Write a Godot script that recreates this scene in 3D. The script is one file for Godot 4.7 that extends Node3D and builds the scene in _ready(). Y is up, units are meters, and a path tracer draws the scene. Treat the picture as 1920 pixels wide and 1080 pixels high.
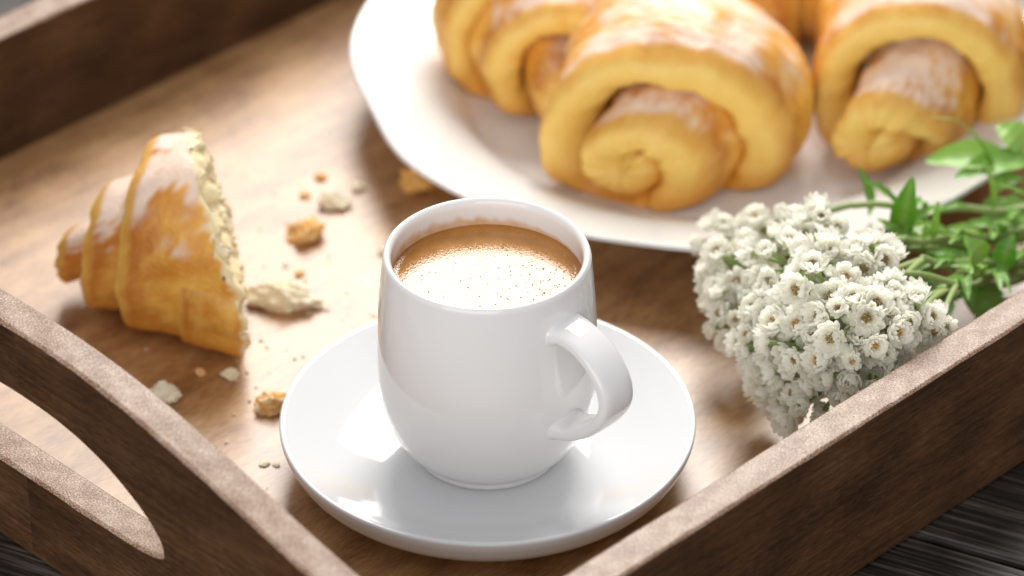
extends Node3D
# Breakfast tray: espresso cup on a saucer, crescent rolls on a plate, a torn roll with crumbs, white flowers.

var rng := RandomNumberGenerator.new()
var lump := FastNoiseLite.new()
var fine := FastNoiseLite.new()
var M := {}
var names := {}

const S2 := 0.70710678
const TRAY_TOP := 0.0431
const TRAY_LOW := -0.008
const OUT_R := 0.2221      # outer face of the front right wall: x + z
const IN_R := 0.2071
const IN_L := -0.2330      # inner face of the back left wall
const OUT_L := -0.2480
const OUT_F := 0.2525      # outer face of the front handle wall: z - x
const IN_F := 0.2360
const IN_B := -0.3750
const OUT_B := -0.3910
const CUP := Vector3(-0.0068, 0.0, 0.0898)
const PLATE := Vector3(0.0608, 0.0, -0.0995)


func _ready():
	# ---- camera
	var cam := Camera3D.new()
	cam.name = "camera"
	add_child(cam)
	var lens := CameraAttributesPhysical.new()
	lens.frustum_focal_length = 166.67
	lens.frustum_focus_distance = 1.088
	lens.frustum_near = 0.05
	lens.frustum_far = 60.0
	lens.exposure_aperture = 9.0
	cam.attributes = lens
	cam.fov = 8.237
	cam.near = 0.05
	cam.far = 60.0
	var tilt := deg_to_rad(34.0)
	cam.position = Vector3(0, sin(tilt), cos(tilt)) * 1.2
	cam.rotation = Vector3(-tilt, 0, 0)
	cam.current = true
	# ---- room light: pale walls of the room all round, a big window behind the tray
	var env := Environment.new()
	env.background_mode = Environment.BG_COLOR
	env.background_color = Color(0.33, 0.33, 0.337).linear_to_srgb()
	env.tonemap_mode = Environment.TONE_MAPPER_LINEAR
	env.tonemap_exposure = 1.64
	env.sdfgi_enabled = true
	env.ssao_enabled = true
	env.ssil_enabled = true
	var we := WorldEnvironment.new()
	we.name = "world"
	we.environment = env
	add_child(we)
	var win := AreaLight3D.new()
	win.name = "window_light"
	win.area_size = Vector2(0.80, 0.82)
	win.light_energy = 1.95
	win.light_color = Color(1.0, 0.985, 0.96)
	win.shadow_enabled = true
	win.area_range = 8.0
	add_child(win)
	var up := deg_to_rad(45.0)
	var az := deg_to_rad(6.0)
	win.look_at_from_position(Vector3(sin(az) * cos(up), sin(up), -cos(az) * cos(up)) * 1.6, Vector3(0, 0, 0.02))
	# unseen light low behind the camera, placed to light the camera-facing sides
	var fill := AreaLight3D.new()
	fill.name = "unseen_front_light"
	fill.area_size = Vector2(2.0, 1.2)
	fill.light_energy = 1.35
	fill.light_color = Color(1.0, 0.99, 0.98)
	fill.shadow_enabled = true
	fill.area_range = 8.0
	add_child(fill)
	fill.look_at_from_position(Vector3(-0.5, 0.62, 1.75), Vector3(0, 0.02, 0))

	rng.seed = 7
	lump.seed = 3
	lump.frequency = 1.0
	lump.fractal_octaves = 3
	fine.seed = 11
	fine.frequency = 1.0
	fine.fractal_octaves = 2
	materials()
	table()
	tray()
	plate()
	saucer()
	cup()
	pastries()
	torn_roll()
	flowers()
	crumbs()


# ------------------------------------------------------------------ helpers
func numbered(called: String) -> String:
	var n: int = names.get(called, 0)
	names[called] = n + 1
	return called if n == 0 else "%s_%03d" % [called, n]


func thing(called: String, label: String, category: String, at := Vector3.ZERO, group := "") -> Node3D:
	var o := Node3D.new()
	o.name = numbered(called)
	o.position = at
	tag(o, label, category, group)
	add_child(o)
	return o


func tag(o: Node3D, label: String, category: String, group := "") -> void:
	o.set_meta("label", label)
	o.set_meta("category", category)
	if group:
		o.set_meta("group", group)


func part(called: String, mesh: Mesh, mat: Material, parent: Node3D, at := Vector3.ZERO) -> MeshInstance3D:
	var o := MeshInstance3D.new()
	o.name = called
	o.mesh = mesh
	if mat:
		o.material_override = mat
	o.position = at
	parent.add_child(o, true)
	return o


func smooth(v: PackedVector3Array, idx: PackedInt32Array, col := PackedColorArray(), uv := PackedVector2Array()) -> ArrayMesh:
	var n := PackedVector3Array()
	n.resize(v.size())
	for k in range(0, idx.size(), 3):
		var a := v[idx[k]]
		var f := (v[idx[k + 2]] - a).cross(v[idx[k + 1]] - a)
		n[idx[k]] += f
		n[idx[k + 1]] += f
		n[idx[k + 2]] += f
	for k in n.size():
		n[k] = n[k].normalized() if n[k].length_squared() > 1e-24 else Vector3.UP
	var arr := []
	arr.resize(Mesh.ARRAY_MAX)
	arr[Mesh.ARRAY_VERTEX] = v
	arr[Mesh.ARRAY_NORMAL] = n
	arr[Mesh.ARRAY_INDEX] = idx
	if col.size():
		arr[Mesh.ARRAY_COLOR] = col
	if uv.size():
		arr[Mesh.ARRAY_TEX_UV] = uv
	var m := ArrayMesh.new()
	m.add_surface_from_arrays(Mesh.PRIMITIVE_TRIANGLES, arr)
	return m


# indices of a grid of nu x nv vertices, closed in u and / or v; flip turns it inside out
func grid(nu: int, nv: int, wrap_u := false, wrap_v := false, flip := false, base := 0) -> PackedInt32Array:
	var idx := PackedInt32Array()
	for i in (nu if wrap_u else nu - 1):
		for j in (nv if wrap_v else nv - 1):
			var a := base + i * nv + j
			var b := base + ((i + 1) % nu) * nv + j
			var c := base + ((i + 1) % nu) * nv + (j + 1) % nv
			var d := base + i * nv + (j + 1) % nv
			if flip:
				idx.append_array([a, c, b, a, d, c])
			else:
				idx.append_array([a, b, c, a, c, d])
	return idx


# smooth curve through (r, y) points
func through(p: Array, steps: int) -> Array:
	var out := []
	for i in p.size() - 1:
		var a = p[max(i - 1, 0)]
		var b = p[i]
		var c = p[i + 1]
		var d = p[min(i + 2, p.size() - 1)]
		for k in steps:
			out.append(b.cubic_interpolate(c, a, d, float(k) / steps))
	out.append(p[-1])
	return out


# profile of (r, y) from the axis over the top to the underside, turned round the y axis
func lathe(profile: Array, sides: int, wave = null, paint = null) -> ArrayMesh:
	var v := PackedVector3Array()
	var col := PackedColorArray()
	for i in profile.size():
		for j in sides:
			var th := TAU * j / sides
			var q: Vector2 = profile[i]
			if wave != null:
				q = wave.call(q, th)
			var w := Vector3(q.x * cos(th), q.y, q.x * sin(th))
			v.append(w)
			if paint != null:
				col.append(paint.call(w, th, i))
	return smooth(v, grid(profile.size(), sides, false, true), col)


func spow(x: float, e: float) -> float:
	return signf(x) * pow(absf(x), e)


# a tube along points; ru: half thickness in the direction of the frame's side vector, rv: the other one
func tube(points: Array, radii: Array, sides := 8, col := Color.WHITE) -> ArrayMesh:
	var v := PackedVector3Array()
	var cols := PackedColorArray()
	var side := Vector3.ZERO
	for i in points.size():
		var t: Vector3 = (points[min(i + 1, points.size() - 1)] - points[max(i - 1, 0)]).normalized()
		if i == 0:
			side = t.cross(Vector3.UP if absf(t.y) < 0.9 else Vector3.RIGHT).normalized()
		else:
			side = (side - t * side.dot(t)).normalized()
		var other := t.cross(side)
		for j in sides:
			var a := TAU * j / sides
			v.append(points[i] + (side * cos(a) + other * sin(a)) * radii[i])
			cols.append(col)
	var idx := grid(points.size(), sides, false, true)
	for e in 2:
		var c := v.size()
		var k: int = 0 if e == 0 else points.size() - 1
		v.append(points[k])
		cols.append(col)
		for j in sides:
			var a := k * sides + j
			var b := k * sides + (j + 1) % sides
			idx.append_array([c, a, b] if e == 0 else [c, b, a])
	return smooth(v, idx, cols)


func bez(p: Array, n: int) -> Array:
	var c := Curve3D.new()
	for i in p.size():
		var t: Vector3 = (p[min(i + 1, p.size() - 1)] - p[max(i - 1, 0)]) / 6.0
		c.add_point(p[i], -t, t)
	c.bake_interval = 0.0005
	var out := []
	for k in n:
		out.append(c.sample_baked(c.get_baked_length() * k / (n - 1), true))
	return out


# ------------------------------------------------------------------ materials
func noise_bytes(sd: int, freq: float, w: int, h: int, from_w: int, from_h: int, octaves := 4, kind := FastNoiseLite.TYPE_SIMPLEX_SMOOTH) -> PackedByteArray:
	var n := FastNoiseLite.new()
	n.seed = sd
	n.frequency = freq
	n.noise_type = kind
	n.fractal_octaves = octaves
	var im := n.get_image(from_w, from_h, false, false, true)
	im.convert(Image.FORMAT_L8)
	if from_w != w or from_h != h:
		im.resize(w, h, Image.INTERPOLATE_CUBIC)
	return im.get_data()


func ramp(stops: Array) -> PackedByteArray:
	var g := Gradient.new()
	var offs := PackedFloat32Array()
	var cols := PackedColorArray()
	for s in stops:
		offs.append(s[0])
		cols.append(s[1].linear_to_srgb())
	g.offsets = offs
	g.colors = cols
	var out := PackedByteArray()
	for k in 256:
		var c := g.sample(k / 255.0)
		out.append_array([c.r8, c.g8, c.b8])
	return out


# mixes noise layers [bytes, weight] into one picture through a colour ramp; returns [colour, height]
func woven(w: int, h: int, layers: Array, stops: Array, mean := 0.5, gain := 1.0) -> Array:
	var table_ := ramp(stops)
	var rgb := PackedByteArray()
	rgb.resize(w * h * 3)
	var grey := PackedByteArray()
	grey.resize(w * h)
	var a: PackedByteArray = layers[0][0]
	var b: PackedByteArray = layers[1][0]
	var c: PackedByteArray = layers[2][0]
	var wa: float = layers[0][1] * gain
	var wb: float = layers[1][1] * gain
	var wc: float = layers[2][1] * gain
	var off := 255.0 * mean - 127.5 * (wa + wb + wc)
	for k in w * h:
		var x := clampi(int(a[k] * wa + b[k] * wb + c[k] * wc + off), 0, 255)
		grey[k] = x
		var t := x * 3
		var o := k * 3
		rgb[o] = table_[t]
		rgb[o + 1] = table_[t + 1]
		rgb[o + 2] = table_[t + 2]
	return [ImageTexture.create_from_image(Image.create_from_data(w, h, false, Image.FORMAT_RGB8, rgb)), ImageTexture.create_from_image(Image.create_from_data(w, h, false, Image.FORMAT_L8, grey))]


func std(rough: float, col := Color.WHITE, spec := 0.5) -> StandardMaterial3D:
	var m := StandardMaterial3D.new()
	m.albedo_color = col.linear_to_srgb()
	m.roughness = rough
	m.metallic_specular = spec
	return m


func tex(m: StandardMaterial3D, pair: Array, bump: float) -> StandardMaterial3D:
	m.albedo_texture = pair[0]
	if bump != 0.0:
		m.heightmap_enabled = true
		m.heightmap_texture = pair[1]
		m.heightmap_scale = bump
	return m


func materials():
	# tray floor: brown veneer, grain along u
	var n := 1024
	var nf := 1600
	var fl := woven(nf, nf, [[noise_bytes(21, 0.03, nf, nf, 300, nf, 5), 0.34], [noise_bytes(22, 0.009, nf, nf, nf, nf, 6), 0.45], [noise_bytes(23, 0.28, nf, nf, 330, nf, 3), 0.48]],
		[[0.0, Color(0.16, 0.064, 0.018)], [0.35, Color(0.36, 0.172, 0.060)], [0.6, Color(0.47, 0.252, 0.100)], [1.0, Color(0.62, 0.375, 0.180)]], 0.5, 1.35)
	M.floor = tex(std(0.44), fl, 0.0)
	M.floor.metallic_specular = 0.7
	M.floor.clearcoat_enabled = true
	M.floor.clearcoat = 0.55
	M.floor.clearcoat_roughness = 0.36
	# dark stained faces of the walls
	var wa := woven(n, n, [[noise_bytes(31, 0.16, n, n, 56, n, 4), 0.40], [noise_bytes(32, 0.012, n, n, 512, n, 5), 0.55], [noise_bytes(33, 0.6, n, n, 150, n, 2), 0.55]],
		[[0.0, Color(0.024, 0.010, 0.004)], [0.4, Color(0.060, 0.027, 0.010)], [0.7, Color(0.098, 0.046, 0.019)], [1.0, Color(0.16, 0.088, 0.044)]], 0.5, 1.1)
	M.face = tex(std(0.5, Color(0.93, 0.90, 0.88), 0.40), wa, 0.002)
	# worn, paler edges with speckles
	var ed := woven(n, n, [[noise_bytes(41, 0.22, n, n, 560, n, 4), 0.72], [noise_bytes(42, 0.016, n, n, 700, n, 5), 0.30], [noise_bytes(43, 0.30, n, n, 256, n, 3), 0.38]],
		[[0.0, Color(0.10, 0.040, 0.018)], [0.25, Color(0.22, 0.115, 0.065)], [0.5, Color(0.34, 0.22, 0.15)], [0.75, Color(0.46, 0.345, 0.27)], [1.0, Color(0.66, 0.57, 0.50)]], 0.56, 1.75)
	M.edge = tex(std(0.45, Color(0.90, 0.835, 0.785)), ed, 0.005)
	M.edge.vertex_color_use_as_albedo = true
	# weathered table planks
	var tb := woven(n, n, [[noise_bytes(51, 0.09, n, n, 48, n, 4), 0.75], [noise_bytes(52, 0.012, n, n, n, n, 4), 0.35], [noise_bytes(53, 0.3, n, n, 96, n, 2), 0.35]],
		[[0.0, Color(0.008, 0.006, 0.005)], [0.42, Color(0.03, 0.024, 0.02)], [0.65, Color(0.085, 0.07, 0.06)], [1.0, Color(0.2, 0.175, 0.16)]], 0.5, 1.3)
	M.plank = tex(std(0.45, Color(0.55, 0.52, 0.50), 0.45), tb, 0.012)
	M.china = std(0.06, Color(0.775, 0.785, 0.80))
	M.cup = std(0.06, Color(0.775, 0.77, 0.77))
	M.cup.vertex_color_use_as_albedo = true
	M.plate = std(0.08, Color(0.84, 0.835, 0.825))
	# crust, crumb
	var bump := NoiseTexture2D.new()
	bump.width = 512
	bump.height = 512
	bump.seamless = true
	var bn := FastNoiseLite.new()
	bn.seed = 61
	bn.frequency = 0.03
	bn.fractal_octaves = 5
	bump.noise = bn
	M.crust = std(0.42)
	M.crust.vertex_color_use_as_albedo = true
	M.crust.uv1_triplanar = true
	M.crust.uv1_scale = Vector3(30, 30, 30)
	M.crust.heightmap_enabled = true
	M.crust.heightmap_texture = bump
	M.crust.heightmap_scale = 0.025
	M.crumb = std(0.85)
	M.crumb.vertex_color_use_as_albedo = true
	M.crumb.uv1_triplanar = true
	M.crumb.uv1_scale = Vector3(60, 60, 60)
	M.crumb.heightmap_enabled = true
	M.crumb.heightmap_texture = bump
	M.crumb.heightmap_scale = 0.01
	# coffee with micro foam
	var foam := NoiseTexture2D.new()
	foam.width = 1024
	foam.height = 1024
	var fn := FastNoiseLite.new()
	fn.seed = 71
	fn.noise_type = FastNoiseLite.TYPE_CELLULAR
	fn.cellular_return_type = FastNoiseLite.RETURN_DISTANCE
	fn.frequency = 0.07
	fn.fractal_octaves = 2
	foam.noise = fn
	M.coffee = std(0.11, Color.WHITE, 0.50)
	M.coffee.vertex_color_use_as_albedo = true
	M.coffee.heightmap_enabled = true
	M.coffee.heightmap_texture = foam
	M.coffee.heightmap_scale = 0.0050
	M.bubble = std(0.12, Color(0.58, 0.32, 0.11), 0.5)
	M.petal = std(0.6, Color(0.985, 0.97, 0.92))
	M.petal.backlight_enabled = true
	M.petal.backlight = Color(1.0, 1.0, 0.96)
	M.eye = std(0.8)
	M.eye.vertex_color_use_as_albedo = true
	M.stem = std(0.5, Color(0.36, 0.47, 0.17))
	M.leaf = std(0.42)
	M.leaf.vertex_color_use_as_albedo = true
	M.leaf.backlight_enabled = true
	M.leaf.backlight = Color(0.55, 0.55, 0.4)


# ------------------------------------------------------------------ table and tray
# a box with its own bevels: along, across, up half sizes; uv along u
func plank_mesh(length: float, width: float, thick: float, u0: float, v0: float) -> ArrayMesh:
	var b := 0.0012
	var prof := [Vector2(-width / 2, -thick), Vector2(-width / 2, -b), Vector2(-width / 2 + b, 0), Vector2(width / 2 - b, 0), Vector2(width / 2, -b), Vector2(width / 2, -thick)]
	var v := PackedVector3Array()
	var uv := PackedVector2Array()
	var idx := PackedInt32Array()
	for k in prof.size() - 1:
		var p: Vector2 = prof[k]
		var q: Vector2 = prof[k + 1]
		var base := v.size()
		for e in [-1.0, 1.0]:
			v.append(Vector3(e * length / 2, p.y, p.x))
			v.append(Vector3(e * length / 2, q.y, q.x))
			uv.append(Vector2(u0 + e * length / 2 / 0.4, v0 + (p.x - p.y) / 0.16))
			uv.append(Vector2(u0 + e * length / 2 / 0.4, v0 + (q.x - q.y) / 0.16))
		idx.append_array([base, base + 2, base + 3, base, base + 3, base + 1])
	return smooth(v, idx, PackedColorArray(), uv)


func table():
	var t := thing("wooden_table", "dark weathered plank table under the wooden tray", "table", Vector3(0, TRAY_LOW - 0.0006, 0))
	t.rotation.y = deg_to_rad(-26.0)
	for k in range(-7, 8):
		var w := 0.0955
		part("plank", plank_mesh(1.6, w, 0.02, rng.randf(), rng.randf()), M.plank, t, Vector3(rng.randf_range(-0.02, 0.02), rng.randf_range(-0.0006, 0.0), k * 0.098))


# wall strips: cross sections along u, each a closed loop of points; here as separate smooth strips with uv
class Strip:
	var v := PackedVector3Array()
	var uv := PackedVector2Array()
	var idx := PackedInt32Array()
	func row(points: Array, u: float, vs: Array) -> void:
		for k in points.size():
			v.append(points[k])
			uv.append(Vector2(u, vs[k]))
	func close(rows: int, per: int, base: int, flip: bool) -> void:
		for i in rows - 1:
			for j in per - 1:
				var a := base + i * per + j
				var b := a + per
				if flip:
					idx.append_array([a, b + 1, b, a, a + 1, b + 1])
				else:
					idx.append_array([a, b, b + 1, a, b + 1, a + 1])


func joined(face: Strip, edge: Strip) -> ArrayMesh:
	var m := smooth(face.v, face.idx, PackedColorArray(), face.uv)
	var worn := PackedColorArray()     # the arrises are rubbed paler than the flat of the rail
	for k in edge.v.size():
		var q := edge.v[k]
		var rub := 0.96 + 0.30 * lump.get_noise_3d(q.x * 45.0, 3.0, q.z * 45.0)
		worn.append(Color.WHITE * 0.93 if k % 6 in [2, 3] else Color.WHITE * (rub + 0.22))
	var e := smooth(edge.v, edge.idx, worn, edge.uv)
	m.add_surface_from_arrays(Mesh.PRIMITIVE_TRIANGLES, e.surface_get_arrays(0))
	m.surface_set_material(0, M.face)
	m.surface_set_material(1, M.edge)
	return m


# a straight wall: along dir from a to b; the outer face is at o from the middle, towards out
func side_wall(length: float, thick: float, low: float, top: float, sd: float) -> ArrayMesh:
	var face := Strip.new()
	var edge := Strip.new()
	var n := 220
	var c := 0.0009
	for side in [-1.0, 1.0]:
		var base := face.v.size()
		for i in n:
			var u := length * i / (n - 1)
			var z: float = side * thick / 2
			var wob := lump.get_noise_2d(u * 60.0 + sd, side * 9.0) * 0.00035
			face.row([Vector3(u, low, z), Vector3(u, low + 0.0008, z), Vector3(u, top - c + wob, z)], u / 0.3, [0.0, 0.005, (top - low) / 0.3])
		face.close(n, 3, base, side > 0)
	var base2 := 0
	for i in n:
		var u := length * i / (n - 1)
		var w1 := lump.get_noise_2d(u * 60.0 + sd, -9.0) * 0.00035
		var w2 := lump.get_noise_2d(u * 60.0 + sd, 9.0) * 0.00035
		var c1 := c * (1.0 + 0.5 * lump.get_noise_2d(u * 90.0 + sd, 40.0))
		var c2 := c * (1.0 + 0.5 * lump.get_noise_2d(u * 90.0 + sd, 50.0))
		var h := thick / 2
		edge.row([Vector3(u, top - c + w1, -h), Vector3(u, top - c * 0.3, -h + c1 * 0.35), Vector3(u, top, -h + c1), Vector3(u, top, h - c2), Vector3(u, top - c * 0.3, h - c2 * 0.35), Vector3(u, top - c + w2, h)],
			u / 0.12, [0.0, 0.008, 0.015, 0.095, 0.1, 0.108])
	edge.close(n, 6, base2, false)
	var eb := face.v.size()
	for u in [0.0, length]:   # ends
		var b := face.v.size()
		face.row([Vector3(u, low, -thick / 2), Vector3(u, top - c, -thick / 2), Vector3(u, top - c, thick / 2), Vector3(u, low, thick / 2)], 0.3, [0, 0.1, 0.2, 0.3])
		face.idx.append_array([b, b + 1, b + 2, b, b + 2, b + 3] if u > 0 else [b, b + 2, b + 1, b, b + 3, b + 2])
	return joined(face, edge)


# height of the handle wall's top along it (0 at its middle)
func arch(u: float) -> float:
	var x := absf(u)
	var k := clampf((x - 0.005) / 0.150, 0.0, 1.0)
	return lerpf(0.0672, TRAY_TOP, smoothstep(0.0, 1.0, pow(k, 1.12)))


const SLOT := 0.0575
func slot_low(u: float) -> float:
	var x := absf(u) / SLOT
	return 0.0195 + 0.0030 * pow(x, 8.0)


func slot_high(u: float) -> float:
	var x := clampf(absf(u) / SLOT, 0.0, 1.0)
	return slot_low(u) + 0.0258 * pow(maxf(0.0, 1.0 - pow(x, 2.3)), 0.62)


func handle_wall(length: float, thick: float, low: float) -> ArrayMesh:
	var face := Strip.new()
	var edge := Strip.new()
	var c := 0.0010
	var us := []
	var n := 260
	for i in n:
		us.append(-length / 2 + length * i / (n - 1))
	for i in 46:    # more samples towards the slot's rounded ends
		var q := SLOT * (1.0 - pow(i / 45.0, 3.0) * 0.12)
		us.append(q)
		us.append(-q)
	us.sort()
	var wob := func(u: float, s: float, k: float) -> float: return lump.get_noise_2d(u * 70.0 + k * 31.0, s * 13.0 + k) * 0.0004
	for side in [-1.0, 1.0]:
		var z: float = side * thick / 2
		for seg in 3:
			var base := face.v.size()
			var rows := 0
			for u in us:
				var inside := absf(u) <= SLOT
				var lo := slot_low(u) if inside else slot_low(SLOT)
				var hi := slot_high(u) if inside else lo
				var open := minf(c, (hi - lo) * 0.4)
				var a := low
				var b: float = lo - open + (wob.call(u, side, 2.0) if inside else 0.0)
				if seg == 1:
					a = hi + open + (wob.call(u, side, 3.0) if inside else 0.0)
					b = arch(u) - c + wob.call(u, side, 1.0)
					if not inside:
						a = lo
				if seg == 2:
					continue
				face.row([Vector3(u, a, z), Vector3(u, lerpf(a, b, 0.5), z), Vector3(u, b, z)], u / 0.3, [a / 0.3, lerpf(a, b, 0.5) / 0.3, b / 0.3])
				rows += 1
			if rows:
				face.close(rows, 3, base, side > 0)
	var h := thick / 2
	var base2 := edge.v.size()
	for u in us:
		var t := arch(u)
		edge.row([Vector3(u, t - c + wob.call(u, -1.0, 1.0), -h), Vector3(u, t - c * 0.3, -h + c * 0.4), Vector3(u, t, -h + c), Vector3(u, t, h - c), Vector3(u, t - c * 0.3, h - c * 0.4), Vector3(u, t - c + wob.call(u, 1.0, 1.0), h)],
			u / 0.12, [0.5, 0.508, 0.515, 0.595, 0.6, 0.608])
	edge.close(us.size(), 6, base2, false)
	for seg in 2:
		base2 = edge.v.size()
		var rows := 0
		for u in us:
			if absf(u) > SLOT:
				continue
			var lo := slot_low(u)
			var hi := slot_high(u)
			var open := minf(c, (hi - lo) * 0.4)
			var y := lo if seg == 0 else hi
			var s := -1.0 if seg == 0 else 1.0
			var k := 2.0 + seg
			edge.row([Vector3(u, y + s * open + wob.call(u, -1.0, k), -h), Vector3(u, y + s * open * 0.3, -h + c * 0.4), Vector3(u, y, -h + c), Vector3(u, y, h - c), Vector3(u, y + s * open * 0.3, h - c * 0.4), Vector3(u, y + s * open + wob.call(u, 1.0, k), h)],
				u / 0.12, [0.2, 0.208, 0.215, 0.295, 0.3, 0.308])
			rows += 1
		edge.close(rows, 6, base2, seg == 1)
	return joined(face, edge)


func tray():
	# the tray's own axes: +x of the parts runs along the long walls (right and away), z across, towards the camera's right
	var t := thing("serving_tray", "brown wooden serving tray with a tall end cut out as a handle", "tray")
	t.rotation.y = deg_to_rad(45.0)       # local x -> (1, 0, -1) / sqrt 2, local z -> (1, 0, 1) / sqrt 2
	var x0 := -OUT_F * S2                   # local x of the front end's outer face
	var x1 := -OUT_B * S2
	var thick := (OUT_R - IN_R) * S2
	var len_in := -IN_B * S2 + IN_F * S2
	# floor panel
	var fv := PackedVector3Array()
	var fu := PackedVector2Array()
	var a := -IN_F * S2 - 0.002
	var b := -IN_B * S2 + 0.002
	var c := IN_L * S2 - 0.002
	var d := IN_R * S2 + 0.002
	for y in [0.0, -0.006]:
		for p in [Vector2(a, c), Vector2(b, c), Vector2(b, d), Vector2(a, d)]:
			fv.append(Vector3(p.x, y, p.y))
			fu.append(Vector2(p.x / 0.46 + 0.3, p.y / 0.33 + 0.2))
	var fi := PackedInt32Array([0, 1, 2, 0, 2, 3, 4, 6, 5, 4, 7, 6])
	var fm := ArrayMesh.new()
	var arr := []
	arr.resize(Mesh.ARRAY_MAX)
	arr[Mesh.ARRAY_VERTEX] = fv
	arr[Mesh.ARRAY_TEX_UV] = fu
	arr[Mesh.ARRAY_INDEX] = fi
	var nn := PackedVector3Array()
	for k in 8:
		nn.append(Vector3.UP if k < 4 else Vector3.DOWN)
	arr[Mesh.ARRAY_NORMAL] = nn
	fm.add_surface_from_arrays(Mesh.PRIMITIVE_TRIANGLES, arr)
	part("floor_panel", fm, M.floor, t)
	# long walls butt against the ends
	part("side_wall", side_wall(len_in - 0.0004, thick, TRAY_LOW, TRAY_TOP, 3.0), null, t, Vector3(-IN_F * S2 + 0.0002, 0, (OUT_R + IN_R) * S2 / 2))
	part("side_wall", side_wall(len_in - 0.0004, thick, TRAY_LOW, TRAY_TOP, 57.0), null, t, Vector3(-IN_F * S2 + 0.0002, 0, (OUT_L + IN_L) * S2 / 2))
	var wide := (OUT_R - OUT_L) * S2 + 0.001
	for e in 2:
		var w := part("handle_wall", handle_wall(wide, thick, TRAY_LOW - 0.0002), null, t)
		w.rotation.y = PI / 2
		w.position = Vector3(-(OUT_F + IN_F) * S2 / 2 if e == 0 else -(OUT_B + IN_B) * S2 / 2, 0, (OUT_R + OUT_L) * S2 / 2)


# ------------------------------------------------------------------ china
func plate():
	var prof := through([Vector2(0.0001, 0.0062), Vector2(0.04, 0.0062), Vector2(0.062, 0.0064), Vector2(0.0735, 0.0078), Vector2(0.080, 0.0118), Vector2(0.088, 0.0152), Vector2(0.100, 0.0187), Vector2(0.1085, 0.0213), Vector2(0.1106, 0.0219), Vector2(0.1112, 0.0211), Vector2(0.1104, 0.0202), Vector2(0.100, 0.0160), Vector2(0.085, 0.0105), Vector2(0.076, 0.0050), Vector2(0.070, 0.0022), Vector2(0.066, 0.0006), Vector2(0.063, 0.0006), Vector2(0.061, 0.0026), Vector2(0.0001, 0.0028)], 6)
	var wave := func(q: Vector2, th: float) -> Vector2:
		var k := smoothstep(0.082, 0.111, q.x)
		var s := cos(6.0 * th + 4.85)
		return Vector2(q.x * (1.0 + 0.017 * k * (s - 0.25 * cos(12.0 * th + 9.7))), q.y + 0.0010 * k * s)
	var m := lathe(prof, 240, wave)
	var o := part(numbered("dinner_plate"), m, M.plate, self, PLATE)
	tag(o, "large white plate with a gently scalloped rim under the crescent rolls", "plate")


func saucer():
	var prof := through([Vector2(0.0001, 0.0062), Vector2(0.012, 0.0062), Vector2(0.0195, 0.0062), Vector2(0.0225, 0.0065), Vector2(0.030, 0.0075), Vector2(0.040, 0.0100), Vector2(0.049, 0.0135), Vector2(0.0553, 0.0163), Vector2(0.0570, 0.0170), Vector2(0.0579, 0.0168), Vector2(0.0581, 0.0158), Vector2(0.0575, 0.0135), Vector2(0.0556, 0.0098), Vector2(0.0515, 0.0062), Vector2(0.046, 0.0034), Vector2(0.038, 0.0014), Vector2(0.0345, 0.0008), Vector2(0.0325, 0.0003), Vector2(0.0305, 0.0003), Vector2(0.0295, 0.0012), Vector2(0.0001, 0.0016)], 8)
	var o := part(numbered("saucer"), lathe(prof, 220), M.china, self, CUP)
	tag(o, "round glossy white saucer under the espresso cup", "saucer")


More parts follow.
